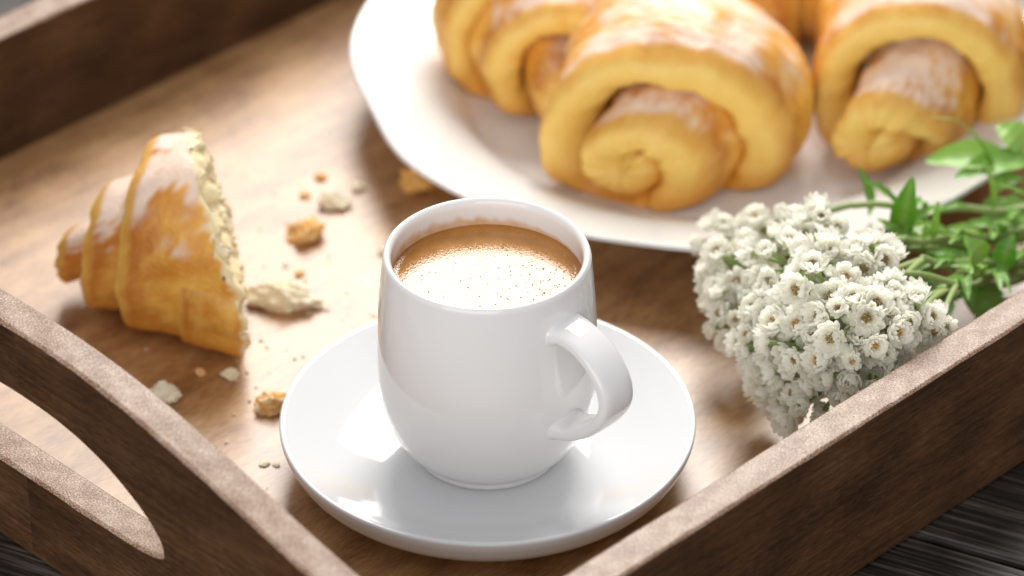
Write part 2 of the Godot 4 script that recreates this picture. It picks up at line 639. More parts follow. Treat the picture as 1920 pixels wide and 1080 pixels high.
func cup():
	var base := 0.0063
	var t := thing("espresso_cup", "small white porcelain cup of espresso standing on the saucer", "cup", CUP + Vector3(0, base, 0))
	var prof := through([Vector2(0.0001, 0.0012), Vector2(0.0165, 0.0012), Vector2(0.0178, 0.0001), Vector2(0.0196, 0.0001), Vector2(0.0205, 0.0012), Vector2(0.0208, 0.0026), Vector2(0.0228, 0.0044), Vector2(0.0256, 0.0078), Vector2(0.0281, 0.0130), Vector2(0.0297, 0.0200), Vector2(0.0303, 0.0290), Vector2(0.0303, 0.0380), Vector2(0.0299, 0.0480), Vector2(0.0292, 0.0570), Vector2(0.0286, 0.0630), Vector2(0.02835, 0.0650), Vector2(0.0277, 0.0660), Vector2(0.0267, 0.0657), Vector2(0.0261, 0.0645), Vector2(0.0261, 0.0620), Vector2(0.0264, 0.0560), Vector2(0.0266, 0.0400), Vector2(0.0255, 0.0180), Vector2(0.0200, 0.0070), Vector2(0.0001, 0.0050)], 8)
	# coffee smeared up the inner wall by the last wave of the crema
	var level := 0.0574
	var paint := func(w: Vector3, th: float, _i: int) -> Color:
		if Vector2(w.x, w.z).length() > 0.0268 or w.y < 0.03:
			return Color(1, 1, 1)
		var reach := 0.0008 + 0.0032 * maxf(0.0, sin(-th - 0.55) + 0.10) * (0.55 + 0.9 * absf(lump.get_noise_2d(th * 2.2, 4.0)) + 0.35 * lump.get_noise_2d(th * 7.0, 9.0))
		var k := 1.0 - smoothstep(reach * 0.45, reach * 1.15 + 0.0004, w.y - level)
		k = clampf(k * (0.85 + 0.3 * lump.get_noise_3d(w.x * 300.0, w.y * 300.0, w.z * 300.0)), 0.0, 1.0)
		return Color(1, 1, 1).lerp(Color(0.80, 0.43, 0.12), k * 0.85)
	# finer rows on the inner wall
	var fine_prof := []
	for k in prof.size():
		fine_prof.append(prof[k])
		if k + 1 < prof.size() and prof[k].x < 0.0268 and prof[k].x > 0.025 and prof[k].y > 0.05:
			for s in 3:
				fine_prof.append(prof[k].lerp(prof[k + 1], (s + 1) / 4.0))
	part("bowl", lathe(fine_prof, 300, null, paint), M.cup, t)
	# handle: a strap, wide across and thin, flared where it meets the bowl
	var ang := deg_to_rad(44.0)
	var out_dir := Vector3(cos(ang), 0, sin(ang))
	var across := Vector3(-sin(ang), 0, cos(ang))
	var pts := through([Vector2(0.0272, 0.0542), Vector2(0.0292, 0.0547), Vector2(0.0325, 0.0550), Vector2(0.0380, 0.0538), Vector2(0.0432, 0.0505), Vector2(0.0470, 0.0455), Vector2(0.0481, 0.0398), Vector2(0.0458, 0.0342), Vector2(0.0405, 0.0284), Vector2(0.0345, 0.0247), Vector2(0.0300, 0.0236), Vector2(0.0275, 0.0234)], 9)
	var sides := 36
	var v := PackedVector3Array()
	var cols := PackedColorArray()
	for i in pts.size():
		var p: Vector2 = pts[i]
		var tg: Vector2 = (pts[min(i + 1, pts.size() - 1)] - pts[max(i - 1, 0)]).normalized()
		var nrm := Vector2(-tg.y, tg.x)
		var f := float(i) / (pts.size() - 1)
		var flare := maxf(exp(-f * 13.0), exp(-(1.0 - f) * 14.0))
		var hw := 0.0053 + 0.0005 * sin(f * PI) + 0.0038 * flare
		var ht := 0.0019 + 0.0002 * sin(f * PI) + 0.0050 * flare
		for j in sides:
			var a := TAU * j / sides
			var q := p + nrm * spow(sin(a), lerpf(0.62, 1.0, minf(1.0, flare * 1.6))) * ht
			v.append(out_dir * q.x + Vector3(0, q.y, 0) + across * spow(cos(a), lerpf(0.62, 1.0, minf(1.0, flare * 1.6))) * hw)
			cols.append(Color.WHITE)
	part("handle", smooth(v, grid(pts.size(), sides, false, true), cols), M.cup, t)
	# coffee
	var cv := PackedVector3Array()
	var cc := PackedColorArray()
	var cu := PackedVector2Array()
	var rings := 60
	var sides2 := 160
	for i in rings:
		var r := 0.0264 * pow(float(i) / (rings - 1), 0.8)
		for j in sides2:
			var th := TAU * j / sides2
			var x := r * cos(th)
			var z := r * sin(th)
			var edge := smoothstep(0.0235, 0.0264, r)
			var y := level + 0.0005 * edge * edge
			cv.append(Vector3(x, y, z))
			cu.append(Vector2(x, z) / 0.056 + Vector2(0.5, 0.5))
			var k := 0.5 + 0.5 * lump.get_noise_2d(x * 130.0, z * 130.0) + 0.25 * lump.get_noise_2d(x * 900.0, z * 900.0)
			var c := Color(0.40, 0.165, 0.030).lerp(Color(0.54, 0.255, 0.065), clampf(k, 0.0, 1.0))
			cc.append(c.lerp(Color(0.34, 0.125, 0.018), edge * 0.6))
	# bubbles of the crema, thickest along the right hand side
	var bub := SurfaceTool.new()
	bub.begin(Mesh.PRIMITIVE_TRIANGLES)
	var dome := SphereMesh.new()
	dome.radius = 1.0
	dome.height = 2.0
	dome.radial_segments = 10
	dome.rings = 6
	for k in 260:
		var ba := rng.randfn(0.35, 0.75)
		var br := 0.0256 * pow(rng.randf(), 0.35) if k % 3 else 0.0262 * pow(rng.randf(), 0.5)
		if k % 3 == 0:
			ba = rng.randf() * TAU
		var bs := rng.randf_range(0.00012, 0.00030) * (1.7 if k % 23 == 0 else 1.0)
		bub.append_from(dome, 0, Transform3D(Basis().scaled(Vector3(bs, bs * 0.5, bs)), Vector3(br * cos(ba), level + 0.00002, br * sin(ba))))
	var foam_part := part("crema_bubbles", bub.commit(), M.bubble, t)
	foam_part.set_meta("kind", "stuff")
	part("coffee", smooth(cv, grid(rings, sides2, false, true), cc, cu), M.coffee, t)


# ------------------------------------------------------------------ pastry
const GOLD := Color(0.84, 0.38, 0.042)
const BROWN := Color(0.46, 0.13, 0.014)
const PALE := Color(0.87, 0.575, 0.14)
const GLAZE := Color(0.93, 0.79, 0.68)
const CRUMB := Color(0.97, 0.82, 0.55)

# A crescent roll as it is made: a sheet of dough, wide at its start and narrowing to a tongue, rolled up in a spiral.
# p: wraps, start (angle where the inside begins), dir, r0 (first radius), pitch, thick, left / right: half widths from the inside out (curves),
# bend, droop, flat (height of the base below the axis), squash, cut (a torn end's place along the axis), glaze
func roll(p: Dictionary) -> ArrayMesh:
	var cross := []          # [radial, 0..1 along the width, offset along, tag]  tag: 0 outer face, 1 rim, 2 inner face
	var no := 36
	var nc := 9
	for k in no:
		cross.append([1.0, float(k) / (no - 1), 0.0, 0])
	for k in range(1, nc):
		var be := PI * k / nc
		cross.append([cos(be), 1.0, sin(be), 1])
	for k in 8:
		cross.append([-1.0, 1.0 - k / 7.0, 0.0, 2])
	for k in range(1, nc):
		var be := PI * k / nc
		cross.append([-cos(be), 0.0, -sin(be), 1])
	var m := cross.size()
	var steps := int(p.wraps * 80)
	var v := PackedVector3Array()
	var col := PackedColorArray()
	var sd: float = p.seed * 17.0
	for i in steps + 1:
		var f := float(i) / steps
		var a: float = f * p.wraps * TAU
		var th: float = p.start + p.dir * a
		var rad: float = p.radius.sample(f)
		var taper := 1.0 - pow(clampf((f - 0.86) / 0.14, 0.0, 1.0), 2.0)
		var t: float = p.thick * (0.25 + 0.75 * sqrt(taper)) * (0.92 + 0.08 * smoothstep(0.0, 0.25, f))
		if i == steps:
			t *= 0.3
		var zl: float = -p.left.sample(f)
		var zr: float = p.right.sample(f)
		var shift: float = 0.0015 * lump.get_noise_2d(a * 1.4, sd)
		for j in m:
			var q: Array = cross[j]
			var half := t * 0.5
			var rc := minf(half, (zr - zl) * 0.45)
			var puff: float = 1.0 + 0.16 * (1.0 - pow(2.0 * q[1] - 1.0, 2.0)) if q[3] == 0 else 1.0
			var rho: float = rad + q[0] * half * puff
			var z: float = lerpf(zl + rc + shift, zr - rc + shift, q[1]) + q[2] * rc * 1.1
			var torn := false
			var cut: float = p.get("cut", 9.0) + p.get("lean", 0.0) * rho * cos(th) + p.get("rake", 0.0) * maxf(0.0, rho * sin(th))
			if z > cut:
				z = cut + (z - cut) * 0.02
				torn = true
			var w := Vector3(rho * cos(th), rho * sin(th), z)
			w.x *= p.wide
			w.y *= p.squash
			# dough is never quite round
			var ln := Vector3(w.x, w.y, w.z) * 70.0 + Vector3(sd, 0, 0)
			var d := lump.get_noise_3dv(ln * 0.8) * 0.0020 + lump.get_noise_3dv(ln * 3.5) * 0.0005
			if q[3] == 1:      # the layers of the dough show along the rims
				d += lump.get_noise_2d(a * 1.6 + sd, j * 0.75) * 0.0009
			w += Vector3(cos(th), sin(th), 0) * d * (1.0 if q[3] != 2 else 0.4)
			if torn:
				w.z += lump.get_noise_3dv(w * 130.0) * 0.0055 + lump.get_noise_3dv(w * 320.0) * 0.0020 + fine.get_noise_3dv(w * 800.0) * 0.0012
			if p.has("lift"):
				w.y += p.lift * smoothstep(0.45, 0.95, sin(th)) * smoothstep(-0.024, -0.020, z) * smoothstep(0.008, -0.004, z)
			# ends sink and bend round
			w.x += p.bend * z * z
			w.y -= p.droop * z * z
			var low: float = -p.flat
			if w.y < low + 0.004:
				var u := (low + 0.004 - w.y)
				w.y = low + 0.004 - 0.004 * (1.0 - exp(-u / 0.004))
			v.append(w)
			# baked colour: the faces that looked up in the oven are gold, rims and seams stay pale
			var up: float = sin(th) * q[0]
			var n1 := lump.get_noise_3dv(w * 110.0 + Vector3(0, sd, 0))
			var n2 := lump.get_noise_3dv(w * 420.0 + Vector3(0, sd, 5.0))
			var c := PALE
			if q[3] == 0:
				var lip := pow(absf(2.0 * q[1] - 1.0), 4.0)
				c = PALE.lerp(GOLD, clampf(0.62 + 0.5 * up + 0.5 * n1, 0.0, 1.0))
				c = c.lerp(BROWN, clampf(lip * 0.70 + 0.45 * n1 + 0.25 * n2 - 0.08 + 0.12 * up + p.get("bake", 0.0), 0.0, 0.85))
				var n3 := fine.get_noise_3dv(w * 900.0)
				var g: float = p.glaze * (up - p.get("glaze_from", 0.35)) * 1.6 + 0.85 * lump.get_noise_3dv(w * 60.0 + Vector3(sd, 7.0, 0)) + 0.45 * n2 + 0.5 * n3
				c = c.lerp(GLAZE, smoothstep(0.0, p.get("glaze_soft", 0.95), g) * 0.75)
			elif q[3] == 1:
				c = PALE.lerp(GOLD, clampf(0.05 + 0.35 * (1.0 if q[0] > 0.6 else 0.0) + 0.3 * n1, 0.0, 1.0))
				if q[0] > 0.6:
					c = c.lerp(BROWN, clampf((q[0] - 0.6) * 1.6 * (0.75 + 0.6 * n1), 0.0, 0.7))
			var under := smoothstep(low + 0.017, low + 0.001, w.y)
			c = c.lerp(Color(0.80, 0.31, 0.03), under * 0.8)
			if torn:
				c = CRUMB.lerp(Color(0.95, 0.78, 0.42), clampf(0.5 + n2, 0.0, 1.0))
			col.append(c)
	var idx := grid(steps + 1, m, false, true, p.dir > 0)
	for e in 2:       # close both ends of the sheet
		var k := 0 if e == 0 else steps * m
		var mid := Vector3.ZERO
		for j in m:
			mid += v[k + j]
		var c := v.size()
		v.append(mid / m)
		col.append(col[k + 20])
		for j in m:
			var tri := [c, k + j, k + (j + 1) % m]
			if (e == 0) != (p.dir > 0):
				tri = [c, k + (j + 1) % m, k + j]
			idx.append_array(tri)
	return smooth(v, idx, col)


func curve(points: Array) -> Curve:
	var c := Curve.new()
	c.max_value = 1.0
	for k in points:
		c.add_point(Vector2(k[0], k[1]))
	for k in c.point_count:
		c.set_point_left_mode(k, Curve.TANGENT_LINEAR)
		c.set_point_right_mode(k, Curve.TANGENT_LINEAR)
	c.bake()
	return c


func place_roll(called: String, label: String, p: Dictionary, at: Vector3, yaw: float, pitch := 0.0) -> Node3D:
	var o := part(numbered(called), roll(p), M.crust, self, at)
	o.rotation = Vector3(pitch, yaw, 0)
	tag(o, label, "crescent roll", p.get("group", "crescent rolls on the white plate"))
	return o


func pastries():
	var y := 0.0062
	# the big roll in the middle, seen end on: a shell, a smaller wrap in front of it standing on two feet, the curled heart
	place_roll("crescent_roll", "big crescent roll in the middle of the plate showing its curled end", {
		"wraps": 2.44, "start": deg_to_rad(60.0), "dir": -1.0, "thick": 0.0155, "radius": curve([[0.0, 0.0008], [0.148, 0.0040], [0.386, 0.0120], [0.574, 0.0198], [0.642, 0.0255], [0.787, 0.0300], [1.0, 0.0320]]),
		"left": curve([[0.0, 0.036], [0.57, 0.034], [0.66, 0.026], [0.83, 0.020], [1.0, 0.012]]), "right": curve([[0.0, 0.034], [0.148, 0.037], [0.54, 0.036], [0.625, 0.029], [0.76, 0.027], [0.87, 0.025], [1.0, 0.018]]),
		"bend": -11.0, "droop": 5.0, "flat": 0.0210, "wide": 1.03, "squash": 0.88, "glaze": 0.75, "seed": 1.0}, Vector3(0.0525, y + 0.0210, -0.0670), -0.12)
	# right roll
	place_roll("crescent_roll", "glazed crescent roll at the right with a small spiral end towards the flowers", {
		"wraps": 2.5, "start": deg_to_rad(60.0), "dir": -1.0, "thick": 0.0125, "radius": curve([[0.0, 0.0020], [0.46, 0.0112], [0.56, 0.0205], [0.75, 0.0262], [1.0, 0.0290]]),
		"left": curve([[0.0, 0.036], [0.5, 0.034], [0.6, 0.028], [0.8, 0.020], [1.0, 0.012]]), "right": curve([[0.0, 0.040], [0.42, 0.039], [0.53, 0.026], [0.70, 0.022], [1.0, 0.014]]),
		"bend": -9.0, "droop": 5.5, "flat": 0.0225, "wide": 1.02, "squash": 0.97, "glaze": 1.0, "seed": 2.0}, Vector3(0.1280, y + 0.0225, -0.0850), -0.12)
	# left roll
	place_roll("crescent_roll", "crescent roll at the left of the plate with a small pointed end facing front", {
		"wraps": 2.6, "start": deg_to_rad(20.0), "dir": 1.0, "thick": 0.0115, "radius": curve([[0.0, 0.0020], [0.28, 0.0068], [0.37, 0.0160], [0.62, 0.0195], [0.72, 0.0255], [1.0, 0.0300]]),
		"left": curve([[0.0, 0.036], [0.5, 0.034], [0.6, 0.028], [0.8, 0.020], [1.0, 0.012]]), "right": curve([[0.0, 0.038], [0.27, 0.037], [0.37, 0.026], [0.60, 0.024], [0.70, 0.012], [1.0, 0.006]]),
		"bend": 0.0, "droop": 5.0, "flat": 0.0225, "wide": 1.02, "squash": 0.97, "glaze": 0.4, "seed": 3.0}, Vector3(0.0110, y + 0.0225, -0.1080), 0.20)
	# behind
	var w := curve([[0.0, 0.036], [0.5, 0.034], [0.6, 0.024], [0.8, 0.016], [1.0, 0.008]])
	var r := curve([[0.0, 0.0030], [0.5, 0.0160], [1.0, 0.0300]])
	place_roll("crescent_roll", "crescent roll at the back between the middle and right rolls", {
		"wraps": 2.5, "start": 0.8, "dir": 1.0, "radius": r, "thick": 0.0128, "left": w, "right": w, "bend": 3.0, "droop": 4.0,
		"flat": 0.0235, "wide": 1.0, "squash": 1.0, "glaze": 0.0, "seed": 4.0}, Vector3(0.0930, y + 0.0235, -0.1500), 1.2)
	place_roll("crescent_roll", "crescent roll at the back between the left and middle rolls", {
		"wraps": 2.5, "start": 0.8, "dir": 1.0, "radius": r, "thick": 0.0128, "left": w, "right": w, "bend": 3.0, "droop": 4.0,
		"flat": 0.0235, "wide": 1.0, "squash": 1.0, "glaze": 0.0, "seed": 5.0}, Vector3(0.0380, y + 0.0235, -0.1720), 1.5)


func torn_roll():
	var l := curve([[0.0, 0.050], [0.25, 0.050], [0.33, 0.038], [0.55, 0.036], [0.63, 0.023], [0.84, 0.021], [0.90, 0.007], [1.0, 0.001]])
	var r := curve([[0.0, 0.060], [1.0, 0.060]])
	var t := thing("torn_crescent_roll", "torn half of a glazed crescent roll lying beside the crumbs", "crescent roll", Vector3(-0.0885, 0.0240, 0.0150))
	t.rotation.y = -0.27
	# the axis runs along the roll's own z: turned to point right and a little to the front
	var body := part("crust", roll({"wraps": 3.4, "start": -0.8, "dir": -1.0, "radius": curve([[0.0, 0.0020], [0.25, 0.0058], [0.33, 0.0135], [0.55, 0.0172], [0.63, 0.0215], [0.84, 0.0245], [0.9, 0.0260], [1.0, 0.0268]]), "thick": 0.0108, "left": l, "right": r, "bend": 0.0, "droop": 5.0,
		"flat": 0.0250, "wide": 0.98, "squash": 1.04, "glaze": 1.15, "glaze_from": 0.66, "glaze_soft": 0.35, "seed": 6.0, "cut": 0.006, "lean": -0.45, "rake": -0.34, "lift": 0.006, "bake": 0.22}), M.crust, t)
	body.rotation.y = PI / 2
	t.scale = Vector3.ONE * 0.94
	# soft crumb bulging out of the torn end
	var v := PackedVector3Array()
	var col := PackedColorArray()
	var nr := 34
	var ns := 90
	for i in nr:
		for j in ns:
			var a := TAU * j / ns
			var rr := 0.0270 * (float(i) / (nr - 1))
			var w := Vector3(0, rr * sin(a), rr * cos(a))
			var n1 := lump.get_noise_3dv(w * 150.0)
			var n2 := fine.get_noise_3dv(w * 420.0)
			w.x = 0.0060 + 0.0060 * n1 + 0.0026 * n2 - 0.002 * pow(float(i) / (nr - 1), 6.0) + 0.45 * w.z - 0.34 * maxf(0.0, w.y)
			w.y -= 0.0003
			if w.y < -0.0246:
				w.y = -0.0246
			v.append(w)
			col.append(CRUMB.lerp(Color(0.92, 0.84, 0.62), clampf(0.5 + n2 + n1, 0.0, 1.0)))
	part("torn_crumb", smooth(v, grid(nr, ns, false, true), col), M.crumb, t)


# ------------------------------------------------------------------ crumbs
func lump_mesh(r: Vector3, sd: float, crust: float, jag := 0.26) -> ArrayMesh:
	var v := PackedVector3Array()
	var col := PackedColorArray()
	var nu := 30
	var nv := 44
	var planes := []
	var pr := RandomNumberGenerator.new()
	pr.seed = int(sd * 97.0) + 5
	for q in 11:
		planes.append([Vector3(pr.randfn(), pr.randfn(), pr.randfn()).normalized(), pr.randf_range(0.6, 0.95)])
	for i in nu:
		var la := PI * i / (nu - 1) - PI / 2
		for j in nv:
			var lo := TAU * j / nv
			var d := Vector3(cos(la) * cos(lo), sin(la), cos(la) * sin(lo))
			var k := 1.0 + jag * 1.6 * lump.get_noise_3dv(d * 1.3 + Vector3(sd * 7.3, sd, 0)) + jag * 0.8 * fine.get_noise_3dv(d * 4.5 + Vector3(0, sd * 3.1, sd))
			var u := d * (0.85 + 0.15 * k)
			for pl in planes:
				var over: float = u.dot(pl[0]) - pl[1]
				if over > 0.0:
					u -= pl[0] * over * 0.93
			u *= k
			var w := u * r
			w.y = maxf(w.y, -r.y * 0.6)
			v.append(w)
			var n1 := lump.get_noise_3dv(d * 2.2 + Vector3(sd, 0, sd * 5.0))
			var c := CRUMB.lerp(Color(0.96, 0.91, 0.74), clampf(0.5 + n1, 0.0, 1.0))
			c = c.lerp(Color(0.86, 0.47, 0.13), smoothstep(-0.1, 0.35, crust - 0.5 + 0.7 * n1))
			col.append(c)
	return smooth(v, grid(nu, nv, false, true), col)


func crumbs():
	var list := [   # place, radii, how much crust, label
		[Vector3(-0.0266, 0, -0.0575), Vector3(0.0085, 0.0045, 0.0060), 1.0, "golden flake of crust lying in the shadow under the plate rim"],
		[Vector3(-0.0557, 0, -0.0457), Vector3(0.0050, 0.0034, 0.0036), 0.12, "white crumb of bread, largest of the pale ones behind the cup"],
		[Vector3(-0.0627, 0, -0.0270), Vector3(0.0062, 0.0042, 0.0052), 0.85, "golden crumb with a ragged left end left of the cup rim"],
		[Vector3(-0.0600, 0, -0.0611), Vector3(0.0020, 0.0014, 0.0018), 1.0, "small orange crumb farthest back on the tray floor"],
		[Vector3(-0.0642, 0, -0.0509), Vector3(0.0019, 0.0011, 0.0016), 0.8, "small tan crumb between the orange crumb and the white crumb"],
		[Vector3(-0.0481, 0, -0.0549), Vector3(0.0021, 0.0016, 0.0024), 0.2, "small pale crumb at the edge of the plate's shadow"],
		[Vector3(-0.0690, 0, 0.0086), Vector3(0.0100, 0.0058, 0.0050), 0.10, "big pale fluffy crumb beside the torn end of the roll"],
		[Vector3(-0.0690, 0, 0.0623), Vector3(0.0050, 0.0038, 0.0045), 0.70, "crumb with orange crust touching the left rim of the saucer"],
		[Vector3(-0.0994, 0, 0.0570), Vector3(0.0046, 0.0034, 0.0042), 0.15, "pale crumb close behind the tray's handle wall"],
		[Vector3(-0.0639, 0, -0.0071), Vector3(0.0016, 0.0011, 0.0014), 0.75, "tiny tan crumb above the big pale fluffy crumb"],
		[Vector3(-0.0905, 0, 0.0445), Vector3(0.0016, 0.0013, 0.0016), 0.85, "tiny golden crumb in the shadow below the torn roll"],
		[Vector3(-0.0820, 0, 0.0459), Vector3(0.0028, 0.0020, 0.0026), 0.35, "brownish crumb at the shadow's right end below the torn roll"],
		[Vector3(-0.0698, 0, 0.0888), Vector3(0.0016, 0.0006, 0.0013), 0.0, "tiny white crumb left of the saucer near the handle wall"],
		[Vector3(-0.0663, 0, 0.0893), Vector3(0.0012, 0.0005, 0.0011), 0.0, "tiniest white crumb almost under the saucer rim on the left"],
		[Vector3(-0.0389, 0, -0.0188), Vector3(0.0018, 0.0014, 0.0018), 0.3, "small cream crumb touching the left of the cup rim in view"],
		[Vector3(-0.0560, 0, 0.0105), Vector3(0.0016, 0.0009, 0.0012), 0.0, "small flat white flake right of the big pale fluffy crumb"],
	]
	var k := 0
	for c in list:
		k += 1
		var r: Vector3 = c[1] * Vector3(1.0, 0.78, 1.0)
		var o := part(numbered("bread_crumb"), lump_mesh(r, k * 1.0, c[2]), M.crumb, self, c[0] + Vector3(0, r.y * 0.6, 0))
		o.rotation.y = rng.randf_range(-0.4, 0.4)
		tag(o, c[3], "crumb", "crumbs of the torn roll on the tray floor")
	# dust of crumbs and sugar that nobody would count
	var st := SurfaceTool.new()
	st.begin(Mesh.PRIMITIVE_TRIANGLES)
	var small := []
	for s in 4:
		small.append(small_bit(s))
	for s in 80:
		var at := Vector3(-0.066 + rng.randfn(0.0, 0.018), 0.0003, 0.02 + rng.randfn(0.0, 0.034))
		if (at - CUP).length() < 0.04 or (at - PLATE).length() < 0.11 or at.z - at.x > IN_F - 0.004:
			continue
		var z := rng.randf_range(0.00025, 0.0006) * (2.6 if s % 8 == 0 else 1.0)
		st.append_from(small[s % 4], 0, Transform3D(Basis.from_euler(Vector3(rng.randf(), rng.randf() * 6.0, 0)).scaled(Vector3.ONE * z), at))
	var dust := part("crumb_dust", st.commit(), M.crumb, self)
	tag(dust, "fine dust of crumbs and sugar scattered between torn roll and saucer", "crumbs")
	dust.set_meta("kind", "stuff")


func small_bit(s: int) -> ArrayMesh:
	var v := PackedVector3Array()
	var col := PackedColorArray()
	for i in 5:
		var la := PI * i / 4.0 - PI / 2
		for j in 6:
			var lo := TAU * j / 6
			v.append(Vector3(cos(la) * cos(lo), sin(la) * 0.45, cos(la) * sin(lo)) * (1.0 + 0.4 * lump.get_noise_3d(i * 1.7, j * 1.3, s * 9.0)))
			col.append([Color(0.94, 0.90, 0.80), Color(0.93, 0.82, 0.58), Color(0.90, 0.66, 0.34), Color(0.94, 0.88, 0.76)][s])
	return smooth(v, grid(5, 6, false, true), col)


# ------------------------------------------------------------------ flowers
# one flower head: rings of papery petals round a brownish eye, opening along +y
func flower_mesh(sd: int, shut: float) -> ArrayMesh:
	var r := RandomNumberGenerator.new()
	r.seed = 100 + sd
	var v := PackedVector3Array()
	var col := PackedColorArray()
	var idx := PackedInt32Array()
	for ring in 5:
		var count: int = [10, 11, 10, 9, 7][ring]
		for k in count:
			var az := TAU * (k + 0.5 * (ring % 2)) / count + r.randf_range(-0.13, 0.13)
			var open: float = [-0.40, -0.08, 0.22, 0.48, 0.70][ring] + shut + r.randf_range(-0.2, 0.2)   # 0: flat, up to closing over the eye
			var length: float = [0.0042, 0.0044, 0.0041, 0.0034, 0.0026][ring] * r.randf_range(0.8, 1.12)
			var half := length * 0.285
			var twist := r.randf_range(-0.6, 0.6)
			var base := v.size()
			for i in 6:
				var f := i / 5.0
				var w := half * (0.35 + 0.65 * sin(minf(f * 1.25, 1.0) * PI * 0.5)) * (sqrt(maxf(0.0, 1.0 - pow(maxf(0.0, f - 0.55) / 0.47, 2.0))))
				var bendup := open + f * 0.9
				for j in 3:
					var s := (j - 1.0)
					var rad := 0.0014 + length * f * cos(bendup)
					var h := length * f * sin(bendup) + absf(s) * w * 0.45 + s * w * twist
					var side := s * w
					v.append(Vector3(rad * cos(az) - side * sin(az), h, rad * sin(az) + side * cos(az)))
					col.append(Color.WHITE)
			idx.append_array(grid(6, 3, false, false, false, base))
	return smooth(v, idx, col)


func eye_mesh(sd: int) -> ArrayMesh:
	var r := RandomNumberGenerator.new()
	r.seed = 500 + sd
	var st := SurfaceTool.new()
	st.begin(Mesh.PRIMITIVE_TRIANGLES)
	var v := PackedVector3Array()
	var col := PackedColorArray()
	var idx := PackedInt32Array()
	var dark := Color(0.24, 0.14, 0.05) if sd % 3 != 1 else Color(0.58, 0.30, 0.05)
	for k in 26:
		var rr := 0.0016 * sqrt(k / 26.0)
		var a := k * 2.39996
		var c := Vector3(rr * cos(a), 0.0012 + r.randf() * 0.0006 - rr * 0.2, rr * sin(a))
		var base := v.size()
		var shade := dark.lerp(Color(0.72, 0.55, 0.28), r.randf() * 0.9)
		for i in 4:
			for j in 5:
				var q := TAU * j / 5
				var w: float = [0.0002, 0.00026, 0.00024, 0.00002][i]
				v.append(c + Vector3(w * cos(q), [-0.0008, 0.0, 0.00025, 0.0004][i], w * sin(q)))
				col.append(shade)
		idx.append_array(grid(4, 5, false, true, false, base))
	return smooth(v, idx, col)


func leaf_mesh(a: Vector3, b: Vector3, width: float, lift: float, sd: int) -> ArrayMesh:
	var v := PackedVector3Array()
	var col := PackedColorArray()
	var along := b - a
	var side := along.cross(Vector3(0, 1, 0.35)).normalized()
	var up := side.cross(along).normalized()
	var n := 16
	var green := Color(0.12, 0.33, 0.025).lerp(Color(0.32, 0.55, 0.10), (sd * 37 % 10) / 10.0)
	for i in n:
		var f := float(i) / (n - 1)
		var w := width * 0.5 * pow(sin(PI * pow(f, 0.8) * 0.985 + 0.02), 0.8) + 0.0002
		var c := a + along * f + up * sin(f * PI) * lift
		for j in 5:
			var s := (j - 2) / 2.0
			v.append(c + side * s * w + up * (absf(s) * w * 0.35 + 0.0002 * sin(f * 25.0 + sd)))
			col.append(green.lerp(Color(0.34, 0.50, 0.16), 0.5 if j == 2 else 0.0))
	return smooth(v, grid(n, 5), col)


